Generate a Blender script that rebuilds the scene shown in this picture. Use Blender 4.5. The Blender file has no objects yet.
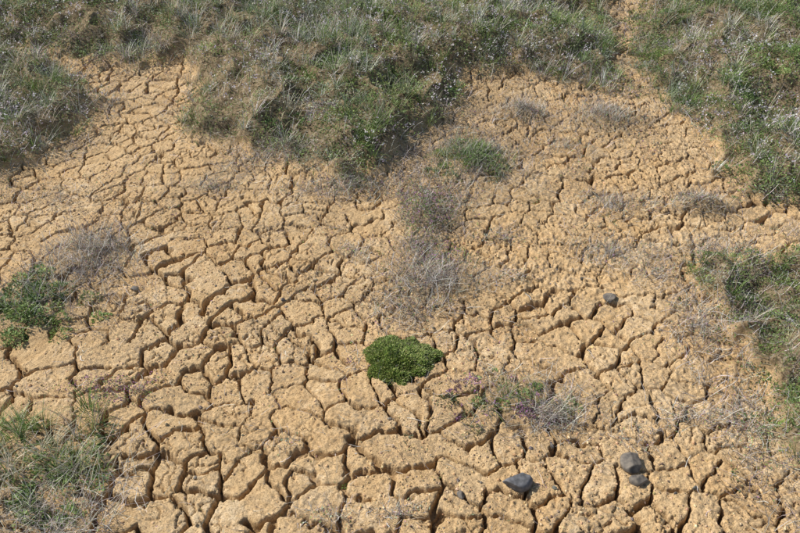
import bpy, math, numpy as np
from mathutils import Vector
rng=np.random.default_rng(7)
D=bpy.data; C=bpy.context
# ---------------------------------------------------------------- noise
def h2(ix,iy,seed):
    a=(ix.astype(np.int64)*374761393+iy.astype(np.int64)*668265263+seed*1442695041)&0xffffffff
    a=((a^(a>>13))*1274126177)&0xffffffff
    a=((a^(a>>16))*2246822519)&0xffffffff
    a=a^(a>>15)
    return (a&0xffffff)/float(0xffffff)
def vn(x,y,seed=0):
    ix=np.floor(x);iy=np.floor(y);fx=x-ix;fy=y-iy
    fx=fx*fx*fx*(fx*(fx*6-15)+10);fy=fy*fy*fy*(fy*(fy*6-15)+10)
    a=h2(ix,iy,seed);b=h2(ix+1,iy,seed);c=h2(ix,iy+1,seed);d=h2(ix+1,iy+1,seed)
    return ((a+(b-a)*fx)*(1-fy)+(c+(d-c)*fx)*fy)*2-1
def fbm(x,y,seed=0,o=3,g=.5):
    r=0;amp=1;n=0
    for i in range(o):
        c,s=math.cos(.7*i+.3),math.sin(.7*i+.3)
        r=r+amp*vn((x*c-y*s)*2**i+13.1*i,(x*s+y*c)*2**i-7.7*i,seed+i);n+=amp;amp*=g
    return r/n
def ss(a,b,x):
    t=np.clip((x-a)/(b-a),0,1);return t*t*(3-2*t)
def polysd(x,y,poly):
    p=np.array(poly,float);d=np.full(x.shape,1e9);ins=np.zeros(x.shape,bool)
    for i in range(len(p)):
        a=p[i];b=p[(i+1)%len(p)];e=b-a
        t=np.clip(((x-a[0])*e[0]+(y-a[1])*e[1])/(e@e),0,1)
        d=np.minimum(d,np.hypot(x-a[0]-t*e[0],y-a[1]-t*e[1]))
        c=((a[1]>y)!=(b[1]>y))
        xx=a[0]+(y-a[1])/((b[1]-a[1]) if b[1]!=a[1] else 1e-9)*e[0]
        ins^=(c&(x<xx))
    return np.where(ins,d,-d)
def voro(x,y,cs,jit,seed,merge=0.):
    u=x/cs;v=y/cs;iu=np.floor(u);iv=np.floor(v)
    best=np.full(u.shape,1e9);bx=np.zeros_like(u);by=np.zeros_like(u);bi=np.zeros_like(u);bj=np.zeros_like(u)
    for i in (-1,0,1):
        for j in (-1,0,1):
            a=iu+i;b=iv+j
            px=a+.5+(h2(a,b,seed)-.5)*jit;py=b+.5+(h2(a,b,seed+9)-.5)*jit
            d=(px-u)**2+(py-v)**2;m=d<best
            best=np.where(m,d,best);bx=np.where(m,px,bx);by=np.where(m,py,by);bi=np.where(m,a,bi);bj=np.where(m,b,bj)
    e=np.full(u.shape,1e9)
    for i in (-2,-1,0,1,2):
        for j in (-2,-1,0,1,2):
            if (i==0 and j==0) or abs(i)+abs(j)==4: continue
            a=bi+i;b=bj+j
            px=a+.5+(h2(a,b,seed)-.5)*jit;py=b+.5+(h2(a,b,seed+9)-.5)*jit
            dx=px-bx;dy=py-by;L=np.hypot(dx,dy)+1e-9
            q=(((bx+px)/2-u)*dx+((by+py)/2-v)*dy)/L
            if merge: q=np.where(h2(a+bi,b+bj,seed+33)<merge,q+.3,q)
            e=np.minimum(e,q)
    return e*cs,bi,bj,(u-bx)*cs,(v-by)*cs
# ---------------------------------------------------------------- plan of the place (metres)
HILL=[(-1.44,3.55),(-1.05,3.6),(-.92,3.25),(-.91,2.95),(-.64,2.81),(-.45,2.57),(-.21,2.50),(-.02,2.64),(.04,2.86),(.3,3.1),(.25,3.35),(.53,3.40),(.75,3.30),(1.0,3.38),(1.05,3.92),(1.21,4.53),(1.4,7),(3,40),(-50,40),(-50,3.6),(-2.05,3.7),(-1.71,3.65)]
LEFTC=[(-2.3,3.8),(-1.68,3.58),(-1.42,3.21),(-1.38,2.89),(-1.5,2.64),(-1.8,2.5),(-2.6,2.7)]
RIGHT=[(1.6,7),(1.46,4.68),(1.16,3.77),(1.185,3.37),(1.26,3.04),(1.30,2.84),(1.36,2.59),(1.5,2.43),(2.4,2.3),(50,3),(50,40),(5,40)]
RLOW=[(1.6,2.15),(1.35,2.08),(1.10,2.04),(.96,1.95),(.97,1.73),(.97,1.56),(.98,1.41),(.95,1.28),(.97,1.05),(1.6,.8),(3,.8),(4,1.5),(3,2.2)]
def veg_sd(x,y):
    n=.12*fbm(x*3.5,y*3.5,51,3)+.08*fbm(x*13,y*13,52,2)
    d=np.maximum(np.maximum(polysd(x,y,HILL),polysd(x,y,LEFTC)),np.maximum(polysd(x,y,RIGHT),polysd(x,y,RLOW)))
    return d+n
PATCH=[(.285,2.70,.15,.15,.03),(-1.17,1.82,.17,.15,.02),(-1.05,1.2,.22,.2,.03),(.08,2.33,.11,.18,.03),(.07,1.95,.2,.13,.03),(.30,1.44,.2,.12,.02),(.885,3.06,.2,.12,.03),(1.12,2.39,.12,.05,.05),(.54,3.1,.1,.08,.04),(-1.09,2.1,.14,.16,.02)]
def patchf(x,y):
    r=np.zeros_like(x)
    for a,b,rx,ry,h in PATCH: r=np.maximum(r,np.exp(-(((x-a)/rx)**2+((y-b)/ry)**2)*1.1))
    return r
def debris(x,y):  # stick and humus litter at the foot of the bank
    return np.clip(np.exp(-((x+.15)/.55)**2-((y-2.60)/.24)**2)+.9*np.exp(-((x-.45)/.35)**2-((y-3.1)/.3)**2)+.6*np.exp(-((x-1.15)/.2)**2-((y-3.9)/.8)**2),0,1)*ss(-.35,.25,fbm(x*8,y*8,801,3))
def surf(x,y,fine=True):
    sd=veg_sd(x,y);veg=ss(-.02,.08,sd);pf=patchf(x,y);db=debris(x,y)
    z=.02*fbm(x*1.3,y*1.3,3,3)+.03*(y-1.5)*ss(1.5,4,y)
    z=z+.10*ss(-.12,.35,polysd(x,y,HILL))+.06*ss(0,.4,polysd(x,y,RIGHT))+.02*ss(0,.3,polysd(x,y,RLOW))+.06*ss(-.1,.3,polysd(x,y,LEFTC))
    hum=np.abs(fbm(x*3.2,y*3.2,21,3));z=z+veg*(.13*(.4-hum)+.03*fbm(x*11,y*11,23,2))
    for a,b,rx,ry,h in PATCH: z=z+h*np.exp(-(((x-a)/rx)**2+((y-b)/ry)**2)*1.6)
    far=ss(9,6,np.abs(x)+np.abs(y-2)) if fine else 1
    k=1+.05*(y-1.6)
    wx=x*k+.034*fbm(x*7,y*7,31,2)+.009*vn(x*32,y*32,33)+.004*vn(x*90,y*90,38)
    wy=(y+.035*(y-1.6)**2*ss(1.6,2,y))+.034*fbm(x*7,y*7,41,2)+.009*vn(x*32,y*32,43)+.004*vn(x*90,y*90,48)
    e,ci,cj,lx,ly=voro(wx,wy,.088,.99,5,.14)
    r1=h2(ci,cj,77);r2=h2(ci,cj,78);r3=h2(ci,cj,79)
    cm=(1-ss(-.03,.03,sd))*(1-.85*pf)*(1-.5*db)
    soft=ss(.08,.5,fbm(x*1.9+3,y*1.9,61,2)+.45*np.exp(-((x-.0)/.35)**2-((y-2.35)/.6)**2)+.3*ss(-.8,-1.1,x)*ss(1.6,1.9,y))
    cm=cm*(1-.65*soft)*far
    main=np.exp(-((x+.55)/.42)**2-((y-1.75)/.5)**2)
    wide=.0017+.0034*ss(-.35,.5,fbm(x*2.2,y*2.2,63,2))+.0036*main
    wide=wide*np.clip(.9+.9*vn(x*9,y*9,64)+.3*vn(x*30,y*30,65),.3,2)+.0006
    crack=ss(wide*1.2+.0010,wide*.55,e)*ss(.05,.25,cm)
    depth=.036*crack*(.3+.7*cm)
    edge=.0022*np.exp(-np.maximum(e-wide*.7,0)/.005)*cm
    tile=cm*(.004*(r1-.5)+(r2-.5)*.055*lx+(r3-.5)*.055*ly)
    e2,ei,ej,_,_=voro(wx+.01*vn(x*60,y*60,92),wy+.01*vn(x*60,y*60,93),.045,.95,15,.25)
    m2=ss(.0,.4,fbm(x*6,y*6,66,2)+.15)
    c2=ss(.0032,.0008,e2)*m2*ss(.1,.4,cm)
    tile=tile+cm*.003*(h2(ei,ej,99)-.5)*m2
    rgh=.45+.6*ss(-.3,.5,x+.5*fbm(x*3,y*3,67,2))
    rough=.0030*fbm(x*38,y*38,71,3)+.0030*fbm(x*120,y*120,74,2)
    lump=np.maximum(0,vn(x*85,y*85,81))**2*.005
    z=z-depth-edge+tile-.009*c2+(rough+lump)*rgh*(.8+.6*soft+.3*r2)*far
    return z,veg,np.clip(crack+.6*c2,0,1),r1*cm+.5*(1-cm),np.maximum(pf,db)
def H(x,y): return surf(x,y,False)[0] if len(x) else np.zeros(0)
# ---------------------------------------------------------------- mesh helpers
def mk(name,V,Fc,k,cols=None,mat=None,smooth=False,pt=None):
    me=D.meshes.new(name);V=np.asarray(V,np.float32);Fc=np.asarray(Fc,np.int32)
    me.vertices.add(len(V));me.vertices.foreach_set('co',V.ravel())
    me.loops.add(Fc.size);me.loops.foreach_set('vertex_index',Fc.ravel())
    nf=Fc.size//k;me.polygons.add(nf);me.polygons.foreach_set('loop_start',np.arange(nf,dtype=np.int32)*k)
    try: me.polygons.foreach_set('loop_total',np.full(nf,k,np.int32))
    except Exception: pass
    me.polygons.foreach_set('use_smooth',np.full(nf,smooth))
    me.update(calc_edges=True)
    if cols is not None:
        a=me.attributes.new('Col','FLOAT_COLOR','POINT')
        a.data.foreach_set('color',np.concatenate([cols,np.ones((len(cols),1))],1).astype(np.float32).ravel())
    for n,arr in (pt or {}).items():
        a=me.attributes.new(n,'FLOAT','POINT');a.data.foreach_set('value',arr.astype(np.float32).ravel())
    o=D.objects.new(name,me);C.scene.collection.objects.link(o)
    if mat: me.materials.append(mat)
    return o
class B:
    def __init__(s): s.v=[];s.f=[];s.c=[];s.n=0
    def add(s,v,f,c):
        s.v.append(v);s.f.append(f+s.n);s.c.append(c);s.n+=len(v)
    def done(s,name,mat): return mk(name,np.concatenate(s.v),np.concatenate(s.f),4,np.concatenate(s.c),mat)
def ribbons(b,P,az,lean,bend,L,W,col,S=3,wig=0.,tip=.15):
    N=len(P);pos=P.astype(float).copy();a=az.copy();step=L/S
    vs=[];cs=[]
    for i in range(S+1):
        t=i/S;w=W*(1-t*(1-tip))*.5
        vs.append(np.stack([pos[:,0]-np.sin(az)*w,pos[:,1]+np.cos(az)*w,pos[:,2]],1))
        vs.append(np.stack([pos[:,0]+np.sin(az)*w,pos[:,1]-np.cos(az)*w,pos[:,2]],1))
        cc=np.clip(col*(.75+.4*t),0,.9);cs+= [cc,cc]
        th=lean+bend*(t+.5/S);a=a+rng.normal(0,wig,N) if wig else a
        pos=pos+np.stack([np.cos(a)*np.sin(th)*step,np.sin(a)*np.sin(th)*step,np.cos(th)*step],1)
    V=np.stack(vs,1).reshape(-1,3);Cc=np.stack(cs,1).reshape(-1,3)
    base=(np.arange(N)*(2*(S+1)))[:,None]
    F=np.concatenate([base+np.array([[2*i,2*i+1,2*i+3,2*i+2]]) for i in range(S)],0)
    b.add(V,F,Cc)
def leaves(b,P,az,pit,L,W,col):
    N=len(P);d=np.stack([np.cos(az)*np.cos(pit),np.sin(az)*np.cos(pit),np.sin(pit)],1)
    rl=rng.normal(0,.5,N)
    s=np.stack([-np.sin(az)*np.cos(rl),np.cos(az)*np.cos(rl),np.sin(rl)],1)
    m=P+d*(L*.55)[:,None];up=np.array([0,0,1.])*(W*.12)[:,None]
    V=np.stack([P,m+s*(W*.5)[:,None]+up,P+d*L[:,None],m-s*(W*.5)[:,None]+up],1).reshape(-1,3)
    F=(np.arange(N)*4)[:,None]+np.array([[0,1,2,3]])
    b.add(V,F,np.clip(np.repeat(col,4,0),0,.9))
def pick(pal,N,w=None,jit=.18):
    pal=np.array(pal);i=rng.choice(len(pal),N,p=w);c=pal[i]*(1+rng.normal(0,jit,(N,1)));return np.clip(c*(1+rng.normal(0,.05,(N,3))),.004,.9)
GREEN=[(.19,.29,.07),(.25,.35,.11),(.14,.22,.055),(.29,.37,.13)]
GG=[(.29,.35,.21),(.37,.42,.30),(.22,.28,.14)]
STRAW=[(.62,.56,.42),(.52,.47,.34),(.72,.68,.56)]
GREY=[(.50,.46,.42),(.63,.59,.54),(.33,.29,.26),(.73,.69,.63)]
DARK=[(.20,.16,.14),(.28,.24,.21),(.14,.11,.09),(.46,.42,.38)]
HEATH=[(.16,.24,.065),(.23,.30,.09),(.22,.17,.10),(.36,.35,.28),(.12,.18,.05)]
def foliage_mat(name,tr=.3,rough=.6):
    m=D.materials.new(name);m.use_nodes=True;n=m.node_tree;n.nodes.clear()
    o=n.nodes.new('ShaderNodeOutputMaterial');p=n.nodes.new('ShaderNodeBsdfPrincipled');t=n.nodes.new('ShaderNodeBsdfTranslucent');x=n.nodes.new('ShaderNodeMixShader');a=n.nodes.new('ShaderNodeAttribute');a.attribute_name='Col'
    p.inputs['Roughness'].default_value=rough;p.inputs['Specular IOR Level'].default_value=.4;x.inputs[0].default_value=tr
    n.links.new(a.outputs['Color'],p.inputs['Base Color'])
    if tr>0:
        n.links.new(a.outputs['Color'],t.inputs['Color']);n.links.new(p.outputs[0],x.inputs[1]);n.links.new(t.outputs[0],x.inputs[2]);n.links.new(x.outputs[0],o.inputs[0])
    else: n.links.new(p.outputs[0],o.inputs[0])
    return m
M_leaf=foliage_mat('foliage',.3,.5);M_dry=foliage_mat('dry_stems',0,.8)
# ---------------------------------------------------------------- ground material
def ground_mat():
    m=D.materials.new('dry_clay');m.use_nodes=True;nt=m.node_tree;N=nt.nodes;L=nt.links;N.clear()
    out=N.new('ShaderNodeOutputMaterial');p=N.new('ShaderNodeBsdfPrincipled');L.new(p.outputs[0],out.inputs[0])
    p.inputs['Roughness'].default_value=.95;p.inputs['Specular IOR Level'].default_value=.1
    tc=N.new('ShaderNodeTexCoord')
    def noise(s,d=4,r=.6):
        n=N.new('ShaderNodeTexNoise');n.inputs['Scale'].default_value=s;n.inputs['Detail'].default_value=d;n.inputs['Roughness'].default_value=r;L.new(tc.outputs['Object'],n.inputs['Vector']);return n.outputs['Fac']
    def ramp(f,st):
        r=N.new('ShaderNodeValToRGB');L.new(f,r.inputs[0]);e=r.color_ramp.elements
        while len(e)<len(st): e.new(.5)
        for a,(q,c) in zip(e,st): a.position=q;a.color=(*c,1)
        return r.outputs[0]
    def mix(f,a,b,t='MIX'):
        x=N.new('ShaderNodeMix');x.data_type='RGBA';x.blend_type=t
        if isinstance(f,float): x.inputs[0].default_value=f
        else: L.new(f,x.inputs[0])
        L.new(a,x.inputs[6])
        if isinstance(b,tuple): x.inputs[7].default_value=(*b,1)
        else: L.new(b,x.inputs[7])
        return x.outputs[2]
    def attr(n):
        a=N.new('ShaderNodeAttribute');a.attribute_name=n;return a.outputs['Fac']
    def mth(op,a,b):
        x=N.new('ShaderNodeMath');x.operation=op
        for i,q in enumerate((a,b)):
            if isinstance(q,(int,float)): x.inputs[i].default_value=q
            else: L.new(q,x.inputs[i])
        x.use_clamp=True;return x.outputs[0]
    c=ramp(noise(2.2,5),[(.3,(.49,.305,.135)),(.5,(.60,.405,.20)),(.7,(.66,.48,.265))])
    c=mix(.5,c,ramp(noise(24,5,.7),[(.32,(.38,.23,.105)),(.5,(.60,.405,.205)),(.72,(.75,.56,.335))]))
    c=mix(mth('MULTIPLY',attr('tone'),.4),c,(.70,.52,.305))
    crust=mth('MULTIPLY',ramp(noise(3.4,4),[(.50,(0,0,0)),(.62,(1,1,1))]),ramp(noise(45,4,.7),[(.44,(0,0,0)),(.6,(.7,.7,.7))]))
    c=mix(crust,c,(.76,.60,.39))
    g=ramp(noise(260,3,.7),[(.34,(.42,.38,.36)),(.5,(1,1,1)),(.68,(1.15,1.15,1.15))])
    c=mix(.9,c,g,'MULTIPLY')
    f=mth('MULTIPLY',ramp(noise(5,3),[(.48,(0,0,0)),(.60,(1,1,1))]),ramp(noise(90,3,.7),[(.48,(0,0,0)),(.58,(.75,.75,.75))]))
    c=mix(f,c,(.27,.20,.125))
    c=mix(mth('MULTIPLY',attr('crack'),.6),c,(.19,.115,.055))  # shade inside the cracks painted into the soil colour
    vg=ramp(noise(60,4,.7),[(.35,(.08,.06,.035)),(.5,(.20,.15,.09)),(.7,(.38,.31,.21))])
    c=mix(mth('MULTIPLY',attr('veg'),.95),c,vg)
    L.new(c,p.inputs['Base Color'])
    b=N.new('ShaderNodeBump');b.inputs['Strength'].default_value=.9;b.inputs['Distance'].default_value=.003;L.new(noise(230,5,.75),b.inputs['Height'])
    b2=N.new('ShaderNodeBump');b2.inputs['Strength'].default_value=.6;b2.inputs['Distance'].default_value=.005;L.new(noise(85,3,.6),b2.inputs['Height']);L.new(b.outputs[0],b2.inputs['Normal']);L.new(b2.outputs[0],p.inputs['Normal'])
    return m
def axis(lo,hi,st0,grow0,lo_far,hi_far,r=1.16):
    core=[lo];s=st0
    while core[-1]<hi: core.append(core[-1]+s);s*=grow0
    a=[];q=lo;w=st0
    while q>lo_far: w*=r;q-=w;a.append(q)
    b=[];q=core[-1];w=s
    while q<hi_far: w*=r;q+=w;b.append(q)
    return np.array(a[::-1]+core+b)
X=axis(-1.95,1.95,.0030,1.0,-80,80);Y=axis(.9,4.8,.0028,1.0012,-80,80)
gx,gy=np.meshgrid(X,Y)
z,veg,crk,tone,pf=surf(gx.ravel(),gy.ravel())
nx,ny=len(X),len(Y);print('GRID',nx,ny)
i=np.arange(nx-1)[None,:]+(np.arange(ny-1)*nx)[:,None];i=i.ravel()
F=np.stack([i,i+1,i+nx+1,i+nx],1)
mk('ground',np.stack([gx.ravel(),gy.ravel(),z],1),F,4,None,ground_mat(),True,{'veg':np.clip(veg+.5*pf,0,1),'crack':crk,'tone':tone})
# ---------------------------------------------------------------- planting
def scatter(n,x0,x1,y0,y1,dens):
    x=rng.uniform(x0,x1,n);y=rng.uniform(y0,y1,n);k=rng.random(n)<dens(x,y);x=x[k];y=y[k]
    return np.stack([x,y,H(x,y)],1)
def vden(x,y): return ss(-.05,.04,veg_sd(x,y))
def clump(f,seed,a=-.1,b=.35): return lambda x,y: vden(x,y)*ss(a,b,fbm(x*f,y*f,seed,2))
U=lambda a,b,n: rng.uniform(a,b,n)
def grass(b,P,L0,L1,W,pal,w=None,lean=.9,bend=1.2):
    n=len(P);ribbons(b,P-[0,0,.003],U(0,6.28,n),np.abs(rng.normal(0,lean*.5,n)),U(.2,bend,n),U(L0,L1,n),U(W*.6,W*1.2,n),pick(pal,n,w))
def twigs(b,P,L0,L1,W,pal,w=None,l0=.5,l1=1.4,wig=.35,S=4):
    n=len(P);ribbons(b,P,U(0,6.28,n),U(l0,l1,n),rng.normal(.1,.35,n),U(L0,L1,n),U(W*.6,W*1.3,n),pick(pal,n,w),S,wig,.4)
def foli(b,P,hmax,L0,L1,pal,w=None,ratio=.45):
    n=len(P);Q=P+np.stack([np.zeros(n),np.zeros(n),U(.0,1,n)**.7*hmax],1)
    k=1+.35*fbm(P[:,0]*6,P[:,1]*6,601,2)[:,None]
    leaves(b,Q,U(0,6.28,n),U(-.2,1.1,n),U(L0,L1,n),U(L0,L1,n)*ratio,pick(pal,n,w)*k)
def shrublets(b,Cn,per,r0,r1,pal,w=None,L0=.006,L1=.013):
    m=len(Cn);R=U(r0,r1,m);col=pick(pal,m,w,.2);n=m*per
    c=np.repeat(Cn,per,0);Rr=np.repeat(R,per);cc=np.repeat(col,per,0)
    a=U(0,6.28,n);q=U(0,1,n)**.5;irr=1+.3*np.sin(a*3+np.repeat(U(0,6,m),per))
    off=np.stack([np.cos(a)*q*Rr*irr,np.sin(a)*q*Rr*irr,np.sqrt(1-q*q*.97)*Rr*.75*U(.6,1.05,n)-.01],1)
    leaves(b,c+off,a+rng.normal(0,.8,n),U(-.1,1.3,n)*(1-.5*q),U(L0,L1,n),U(L0,L1,n)*.5,cc*(1+rng.normal(0,.22,(n,1))))
def tufts(b,Cn,per,sp,L0,L1,W,pal,w=None):
    m=len(Cn);col=pick(pal,m,w,.15);n=m*per;k=np.repeat(U(.6,1.2,m),per)
    a=U(0,6.28,n);q=U(0,sp,n);P=np.repeat(Cn,per,0)+np.stack([np.cos(a)*q,np.sin(a)*q,np.full(n,-.004)],1)
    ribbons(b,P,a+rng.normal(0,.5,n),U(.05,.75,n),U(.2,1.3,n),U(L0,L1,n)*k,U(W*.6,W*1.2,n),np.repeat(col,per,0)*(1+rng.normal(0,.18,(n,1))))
XR=(-2.6,2.6,2.4,5.1);LR=(.82,1.9,.9,2.3)
SH=[(.09,.15,.04),(.17,.26,.065),(.25,.34,.11),(.33,.38,.26),(.27,.21,.16),(.23,.30,.08),(.34,.29,.31)]
b=B()
foli(b,scatter(90000,*XR,vden),.03,.007,.013,HEATH)
foli(b,scatter(50000,*XR,clump(3.5,301,-.1,.15)),.05,.007,.014,GREEN)
foli(b,scatter(22000,*LR,vden),.03,.005,.010,HEATH+GREEN)
shrublets(b,scatter(2600,*XR,clump(2.5,303,-.35,.0)),100,.03,.085,SH)
shrublets(b,scatter(620,*LR,vden),90,.02,.055,SH,None,.005,.011)
# darker, taller heath on the right-hand bank
shrublets(b,scatter(900,1.0,2.6,2.4,5.1,clump(2.9,307,-.2,.1)),110,.04,.10,SH[:3]+SH[1:2])
b.done('heath_groundcover',M_leaf)
b=B()
tufts(b,scatter(2000,*XR,clump(2.3,311,-.3,.1)),22,.02,.05,.12,.0030,GREEN+GG[:2])
tufts(b,scatter(420,*LR,vden),16,.015,.03,.08,.0022,GREEN+STRAW[:1])
grass(b,scatter(12000,*XR,vden),.03,.09,.0028,GREEN+GG[:1])
b.done('green_grass',M_leaf)
b=B()
tufts(b,scatter(1800,*XR,clump(2.9,321,-.1,.2)),20,.02,.05,.13,.0024,STRAW+GREY[:2])
twigs(b,scatter(14000,*XR,clump(3.7,322,-.2,.2)),.03,.09,.0022,GREY)
twigs(b,scatter(6500,*LR,lambda x,y: ss(-.28,.0,veg_sd(x,y))*.9),.03,.09,.0016,GREY+DARK)
twigs(b,scatter(24000,*XR,lambda x,y: ss(-.16,0,veg_sd(x,y))*ss(.16,.02,veg_sd(x,y))),.03,.09,.0017,GREY+DARK)
b.done('dry_grass',M_dry)
b=B();P=scatter(10000,*XR,clump(3.1,331,-.1,.2));n=len(P)
Q=np.repeat(P+np.stack([np.zeros(n),np.zeros(n),U(.03,.09,n)],1),5,0)+rng.normal(0,.004,(n*5,3))
leaves(b,Q,U(0,6.28,len(Q)),U(-.3,1,len(Q)),U(.005,.010,len(Q)),U(.004,.007,len(Q)),pick([(.68,.65,.66),(.60,.50,.62),(.74,.72,.68)],len(Q)))
b.done('wildflower_seed_heads',M_leaf)
def ell(n,cx,cy,rx,ry,p=.6):
    a=U(0,6.28,n);r=U(0,1,n)**p;r=r*(1+.25*np.sin(a*3+cx*9)+.15*np.sin(a*5+cy*7));x=cx+np.cos(a)*r*rx;y=cy+np.sin(a)*r*ry
    return np.stack([x,y,H(x,y)],1)
def plant(name,parts,mat):
    b=B()
    for f in parts: f(b)
    return b.done(name,mat)
PUR=[(.34,.17,.28),(.26,.15,.17),(.15,.17,.07)]
PINK=[(.52,.24,.46),(.42,.18,.36),(.60,.36,.55)]
SG=[(.10,.16,.045),(.18,.27,.065),(.25,.34,.11)]
def blooms(b,P,h):  # clusters of tiny petals
    n=len(P);Q=np.repeat(P+np.stack([np.zeros(n),np.zeros(n),U(h*.5,h,n)],1),6,0)+rng.normal(0,.0022,(n*6,3))
    leaves(b,Q,U(0,6.28,len(Q)),U(0,1,len(Q)),U(.003,.006,len(Q)),U(.002,.004,len(Q)),pick(PINK,len(Q)))
plant('creeping_shrub',[lambda b:shrublets(b,ell(34,.285,2.70,.16,.14,.8),120,.02,.05,SG+GG[2:]),lambda b:grass(b,ell(500,.29,2.72,.16,.15),.03,.07,.0022,GREEN),lambda b:twigs(b,ell(1300,.3,2.72,.26,.22),.03,.09,.0016,GREY+DARK)],M_leaf)
plant('creeping_shrub',[lambda b:shrublets(b,ell(55,-1.17,1.81,.20,.19,.8),120,.02,.045,SG,None,.006,.014),lambda b:twigs(b,ell(900,-1.08,1.92,.26,.24),.04,.10,.0016,GREY+DARK)],M_leaf)
plant('creeping_shrub',[lambda b:shrublets(b,ell(34,.27,1.45,.20,.11),90,.012,.03,SG+PUR,None,.005,.010),lambda b:grass(b,ell(120,.32,1.44,.1,.06),.03,.07,.002,GREEN),lambda b:twigs(b,ell(500,.35,1.42,.22,.13),.03,.09,.0014,GREY+DARK),lambda b:blooms(b,ell(26,.28,1.42,.16,.1),.03)],M_leaf)
plant('thyme_patch',[lambda b:foli(b,ell(2600,.09,2.33,.11,.18),.03,.005,.010,PUR+GREY[:1]+GG[2:]+SG),lambda b:twigs(b,ell(750,.09,2.33,.13,.22),.03,.07,.0015,GREY+DARK+DARK),lambda b:blooms(b,ell(50,.09,2.33,.1,.17),.04)],M_leaf)
plant('thyme_patch',[lambda b:foli(b,ell(900,-.81,1.49,.14,.06),.02,.005,.009,PUR+GREEN[:1]),lambda b:twigs(b,ell(120,-.81,1.49,.14,.06),.02,.05,.0013,GREY+DARK),lambda b:blooms(b,ell(18,-.81,1.49,.12,.05),.02)],M_leaf)
plant('thyme_patch',[lambda b:foli(b,ell(900,.14,2.08,.11,.09),.025,.005,.010,PUR+SG+GG[2:]),lambda b:blooms(b,ell(20,.14,2.08,.1,.08),.03)],M_leaf)
plant('green_grass_tuft',[lambda b:tufts(b,ell(48,-.94,1.27,.18,.15),20,.015,.04,.10,.0026,GREEN+STRAW[:1]),lambda b:shrublets(b,ell(38,-.88,1.18,.17,.15),80,.015,.035,SG),lambda b:twigs(b,ell(520,-.82,1.15,.2,.15),.05,.13,.0014,GREY+STRAW)],M_leaf)
for (x,y,rx,ry,n,l) in [(-1.05,2.12,.19,.18,600,.12),(.1,1.95,.22,.14,720,.11),(.02,1.8,.14,.09,220,.08),(.05,2.12,.14,.1,240,.08),(.41,1.38,.07,.06,200,.09),(.88,3.06,.22,.13,700,.08),(.54,3.1,.15,.10,550,.08),(1.10,2.40,.15,.07,500,.07),(.72,2.12,.19,.1,430,.07),(.8,2.42,.17,.1,380,.07),(-.54,2.72,.2,.1,600,.08),(-.2,2.5,.25,.1,700,.08),(-.72,2.52,.14,.06,220,.06),(-.8,1.05,.14,.08,300,.1),(-.17,1.08,.09,.04,110,.05),(.0,1.09,.08,.04,90,.05),(.78,1.38,.12,.06,160,.07),(.62,1.3,.06,.05,60,.06),(-1.3,3.2,.2,.12,220,.06),(-.29,1.31,.05,.04,30,.05),(.7,2.84,.2,.1,330,.06),(.92,1.75,.14,.2,320,.08),(.92,1.4,.12,.16,230,.08),(-1.3,2.45,.22,.12,200,.06),(.2,2.5,.22,.2,450,.07),(1.05,2.15,.16,.08,260,.07),(.36,2.2,.08,.06,120,.05),(-.15,2.12,.08,.06,120,.06),(.38,1.98,.08,.05,90,.05),(.85,2.0,.12,.07,160,.06)]:
    plant('dry_grass_tuft',[lambda b:twigs(b,ell(n,x,y,rx,ry,.8),l*.4,l,.0014,GREY+DARK,None,.5,1.4,.5,5),lambda b:grass(b,ell(n//4,x,y,rx*.8,ry*.8),l*.4,l,.0014,STRAW),lambda b:foli(b,ell(n//2,x,y,rx*.8,ry*.8),.02,.004,.009,GG+PUR[:2]+SG[:2])],M_dry)
def sprig(x,y):
    w=np.exp(-((x-.15)/.45)**2-((y-2.4)/.75)**2)+.8*ss(.45,.9,x)*ss(1.7,2.1,y)+.4*ss(.6,.9,x)+.3*ss(-.7,-1.1,x)+.7*ss(-.3,-.05,veg_sd(x,y))+.10
    return (1-vden(x,y))*np.clip(w,0,1)*ss(.02,.28,fbm(x*8,y*8,701,2))
b=B();twigs(b,scatter(55000,-1.9,1.9,.9,3.9,sprig),.012,.055,.0014,GREY+DARK);foli(b,scatter(45000,-1.9,1.9,.9,3.9,sprig),.018,.004,.010,GG+PUR[:2]+GREEN[:2]+DARK)
Cs=scatter(900,-1.7,1.7,.95,3.7,lambda x,y:sprig(x,y)+.02*(1-vden(x,y)));shrublets(b,Cs,26,.008,.022,SG+GG+PUR[:1],None,.004,.009)
b.done('sparse_sprigs',M_leaf)
b=B();twigs(b,scatter(20000,-1.2,1.6,2.2,4.6,lambda x,y:(1-.7*vden(x,y))*debris(x,y)),.02,.08,.0016,GREY+DARK+DARK,None,.9,1.5);b.done('fallen_twigs',M_dry)
b=B();P=scatter(3400,-1.8,1.8,.9,3.4,lambda x,y:(1-vden(x,y))*(.25+.75*ss(.0,.4,fbm(x*3,y*3,401,2))))
P[:,2]+=.004;n=len(P);ribbons(b,P,U(0,6.28,n),U(1.35,1.62,n),rng.normal(0,.08,n),U(.01,.05,n),U(.0008,.0018,n),pick(GREY+DARK,n),4,.25,.5)
b.done('plant_litter',M_dry)
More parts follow.
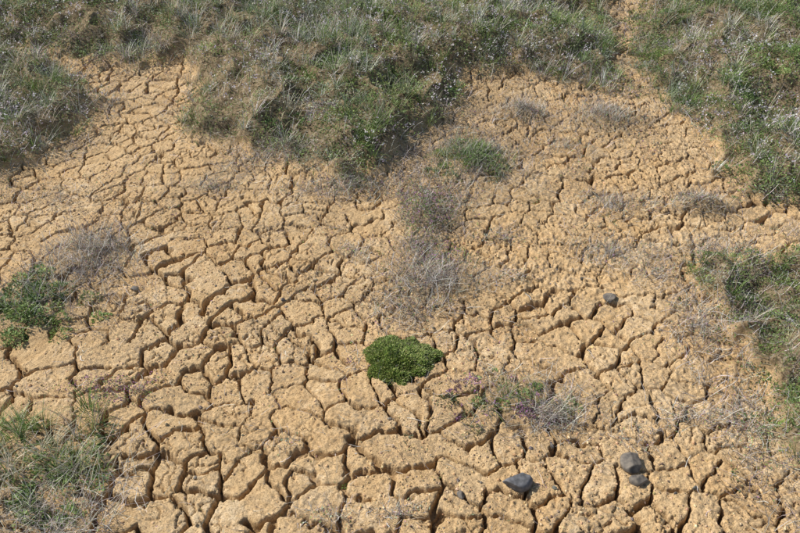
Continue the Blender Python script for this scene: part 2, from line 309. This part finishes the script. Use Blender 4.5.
def cushion(cx,cy,rx,ry,h,n):
    z0=H(np.linspace(cx-rx*.6,cx+rx*.6,9),np.full(9,cy)).max()
    def rr(a): return 1+.10*np.sin(a*3+1)+.07*np.sin(a*7)+.05*np.sin(a*12)
    def top(x,y,q): return z0+h*np.sqrt(np.clip(1-q**2.4,0,1))+.009*fbm(x*32,y*32,501,2)
    a=U(0,6.28,n);r=np.sqrt(U(0,1,n));x=cx+np.cos(a)*r*rr(a)*rx;y=cy+np.sin(a)*r*rr(a)*ry
    P=np.stack([x,y,top(x,y,r)-.010+U(0,.004,n)],1);b=B()
    k=(1+.3*fbm(x*32,y*32,501,2)+.2*fbm(x*60,y*60,505,1))[:,None]
    leaves(b,P,a+rng.normal(0,.9,n),U(.1,1.2,n)*(1-.5*r),U(.005,.010,n),U(.0025,.0042,n),pick([(.20,.28,.055),(.27,.33,.08),(.14,.21,.04),(.34,.36,.13)],n,None,.25)*k)
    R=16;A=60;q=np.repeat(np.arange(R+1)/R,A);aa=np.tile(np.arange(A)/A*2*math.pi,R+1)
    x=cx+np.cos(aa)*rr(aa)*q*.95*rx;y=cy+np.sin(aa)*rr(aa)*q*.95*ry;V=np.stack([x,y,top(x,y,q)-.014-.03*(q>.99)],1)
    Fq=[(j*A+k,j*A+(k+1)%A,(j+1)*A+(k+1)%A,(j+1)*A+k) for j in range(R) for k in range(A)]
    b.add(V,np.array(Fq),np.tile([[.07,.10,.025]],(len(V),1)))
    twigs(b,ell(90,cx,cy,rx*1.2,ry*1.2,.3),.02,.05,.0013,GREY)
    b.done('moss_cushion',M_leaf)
cushion(.0,1.61,.105,.092,.022,13000)
# ---------------------------------------------------------------- stones, gravel, crumbs
def rock_mat(name,c1,c2):
    m=D.materials.new(name);m.use_nodes=True;n=m.node_tree;p=n.nodes['Principled BSDF'];t=n.nodes.new('ShaderNodeTexNoise');t.inputs['Scale'].default_value=70;t.inputs['Detail'].default_value=6
    tc=n.nodes.new('ShaderNodeTexCoord');n.links.new(tc.outputs['Object'],t.inputs['Vector'])
    r=n.nodes.new('ShaderNodeValToRGB');r.color_ramp.elements[0].position=.35;r.color_ramp.elements[1].position=.65;r.color_ramp.elements[0].color=(*c1,1);r.color_ramp.elements[1].color=(*c2,1)
    n.links.new(t.outputs[0],r.inputs[0]);n.links.new(r.outputs[0],p.inputs['Base Color']);p.inputs['Roughness'].default_value=.75
    b=n.nodes.new('ShaderNodeBump');b.inputs['Distance'].default_value=.002;n.links.new(t.outputs[0],b.inputs['Height']);n.links.new(b.outputs[0],p.inputs['Normal']);return m
MR=rock_mat('basalt',(.07,.07,.073),(.17,.17,.178));MR2=rock_mat('dusty_basalt',(.09,.08,.07),(.22,.185,.145))
import bmesh
def ico(sub):
    bm=bmesh.new();bmesh.ops.create_icosphere(bm,subdivisions=sub,radius=1);v=np.array([q.co[:] for q in bm.verts]);f=np.array([[w.index for w in q.verts] for q in bm.faces]);bm.free();return v,f
IV,IF=ico(4)
def stone(x,y,sx,sy,sz,rot,mat,seed,sink=.5):
    r=np.random.default_rng(seed);v=IV.copy()
    for _ in range(9):
        d=r.normal(0,1,3);d/=np.linalg.norm(d);k=r.uniform(.5,.8);q=v@d;v=v-np.maximum(q-k,0)[:,None]*d
    v+=.03*np.stack([fbm(v[:,0]*3+v[:,2],v[:,1]*3,seed+i,3) for i in range(3)],1)
    v*=[sx,sy,sz];c,s=math.cos(rot),math.sin(rot);v=v@np.array([[c,s,0],[-s,c,0],[0,0,1]])
    zz=H(np.array([x+dx for dx in(-.01,0,.01)]),np.array([y,y+.01,y-.01])).max()
    o=mk('stone',v,IF,3,None,mat,True);o.location=(x,y,zz+sz*(1-sink)*.6);return o
for a in [(.29,1.17,.040,.030,.024,.3,MR,1),(.59,1.23,.036,.032,.022,1.0,MR2,2),(.595,1.18,.026,.02,.016,.1,MR2,3),(.67,1.88,.028,.022,.010,.5,MR2,4),(-.86,1.92,.016,.013,.010,0,MR2,5),(.15,1.14,.014,.010,.008,2,MR2,7)]: stone(*a)
def bits(name,P,s,pal,sub,mat):
    v,f=ico(sub);n=len(P);S=s[:,None]*U(.6,1.2,n*3).reshape(n,3)
    W=v[None]*(1+rng.uniform(-.25,.25,(n,len(v),1)))*S[:,None,:];a=U(0,6.28,n);c=np.cos(a)[:,None];q=np.sin(a)[:,None]
    W=np.stack([W[...,0]*c-W[...,1]*q,W[...,0]*q+W[...,1]*c,W[...,2]],2)+P[:,None,:]
    F=(f[None]+(np.arange(n)*len(v))[:,None,None]).reshape(-1,3)
    mk(name,W.reshape(-1,3),F,3,np.repeat(pick(pal,n),len(v),0),mat,False)
MC=foliage_mat('crumbs',0,.95)
den=lambda x,y:(1-vden(x,y))*(.15+.85*ss(-.1,.4,fbm(x*3,y*3,411,3)+.3*ss(.2,.8,x)*ss(1.9,1.5,y)))
P=scatter(70000,-1.9,1.9,.85,3.6,den);bits('soil_crumbs',P,.0010+.0030*rng.random(len(P))**3+.0006,[(.56,.375,.19),(.42,.28,.135),(.68,.49,.285),(.28,.20,.13)],1,MC)
P=scatter(1500,-1.9,1.9,.9,3.6,den);bits('gravel',P,.002+.005*rng.random(len(P))**3,[(.16,.145,.13),(.25,.21,.17),(.36,.28,.19)],1,MC)
# ---------------------------------------------------------------- light, camera
el,azv=math.radians(44),math.atan2(-.85,.30)
w=D.worlds.new('World');C.scene.world=w;w.use_nodes=True;nt=w.node_tree
s=nt.nodes.new('ShaderNodeTexSky');s.sky_type='NISHITA';s.sun_disc=False;s.sun_elevation=el;s.sun_rotation=azv
nt.links.new(s.outputs[0],nt.nodes['Background'].inputs[0]);nt.nodes['Background'].inputs[1].default_value=.10
sl=D.lights.new('sun','SUN');sl.energy=5;sl.angle=math.radians(.5);sl.color=(1,.95,.87)
so=D.objects.new('sun',sl);C.scene.collection.objects.link(so)
dv=Vector((math.sin(azv)*math.cos(el),math.cos(azv)*math.cos(el),math.sin(el)));so.rotation_euler=dv.to_track_quat('Z','Y').to_euler()
cam=D.cameras.new('camera');co=D.objects.new('camera',cam);C.scene.collection.objects.link(co);C.scene.camera=co
cam.sensor_width=36;cam.lens=18/math.tan(math.radians(27.5));cam.clip_end=500;co.location=(0,0,1.6);co.rotation_euler=(math.radians(52),0,0)
C.scene.view_settings.view_transform='Standard';C.scene.view_settings.look='None';C.scene.view_settings.exposure=0
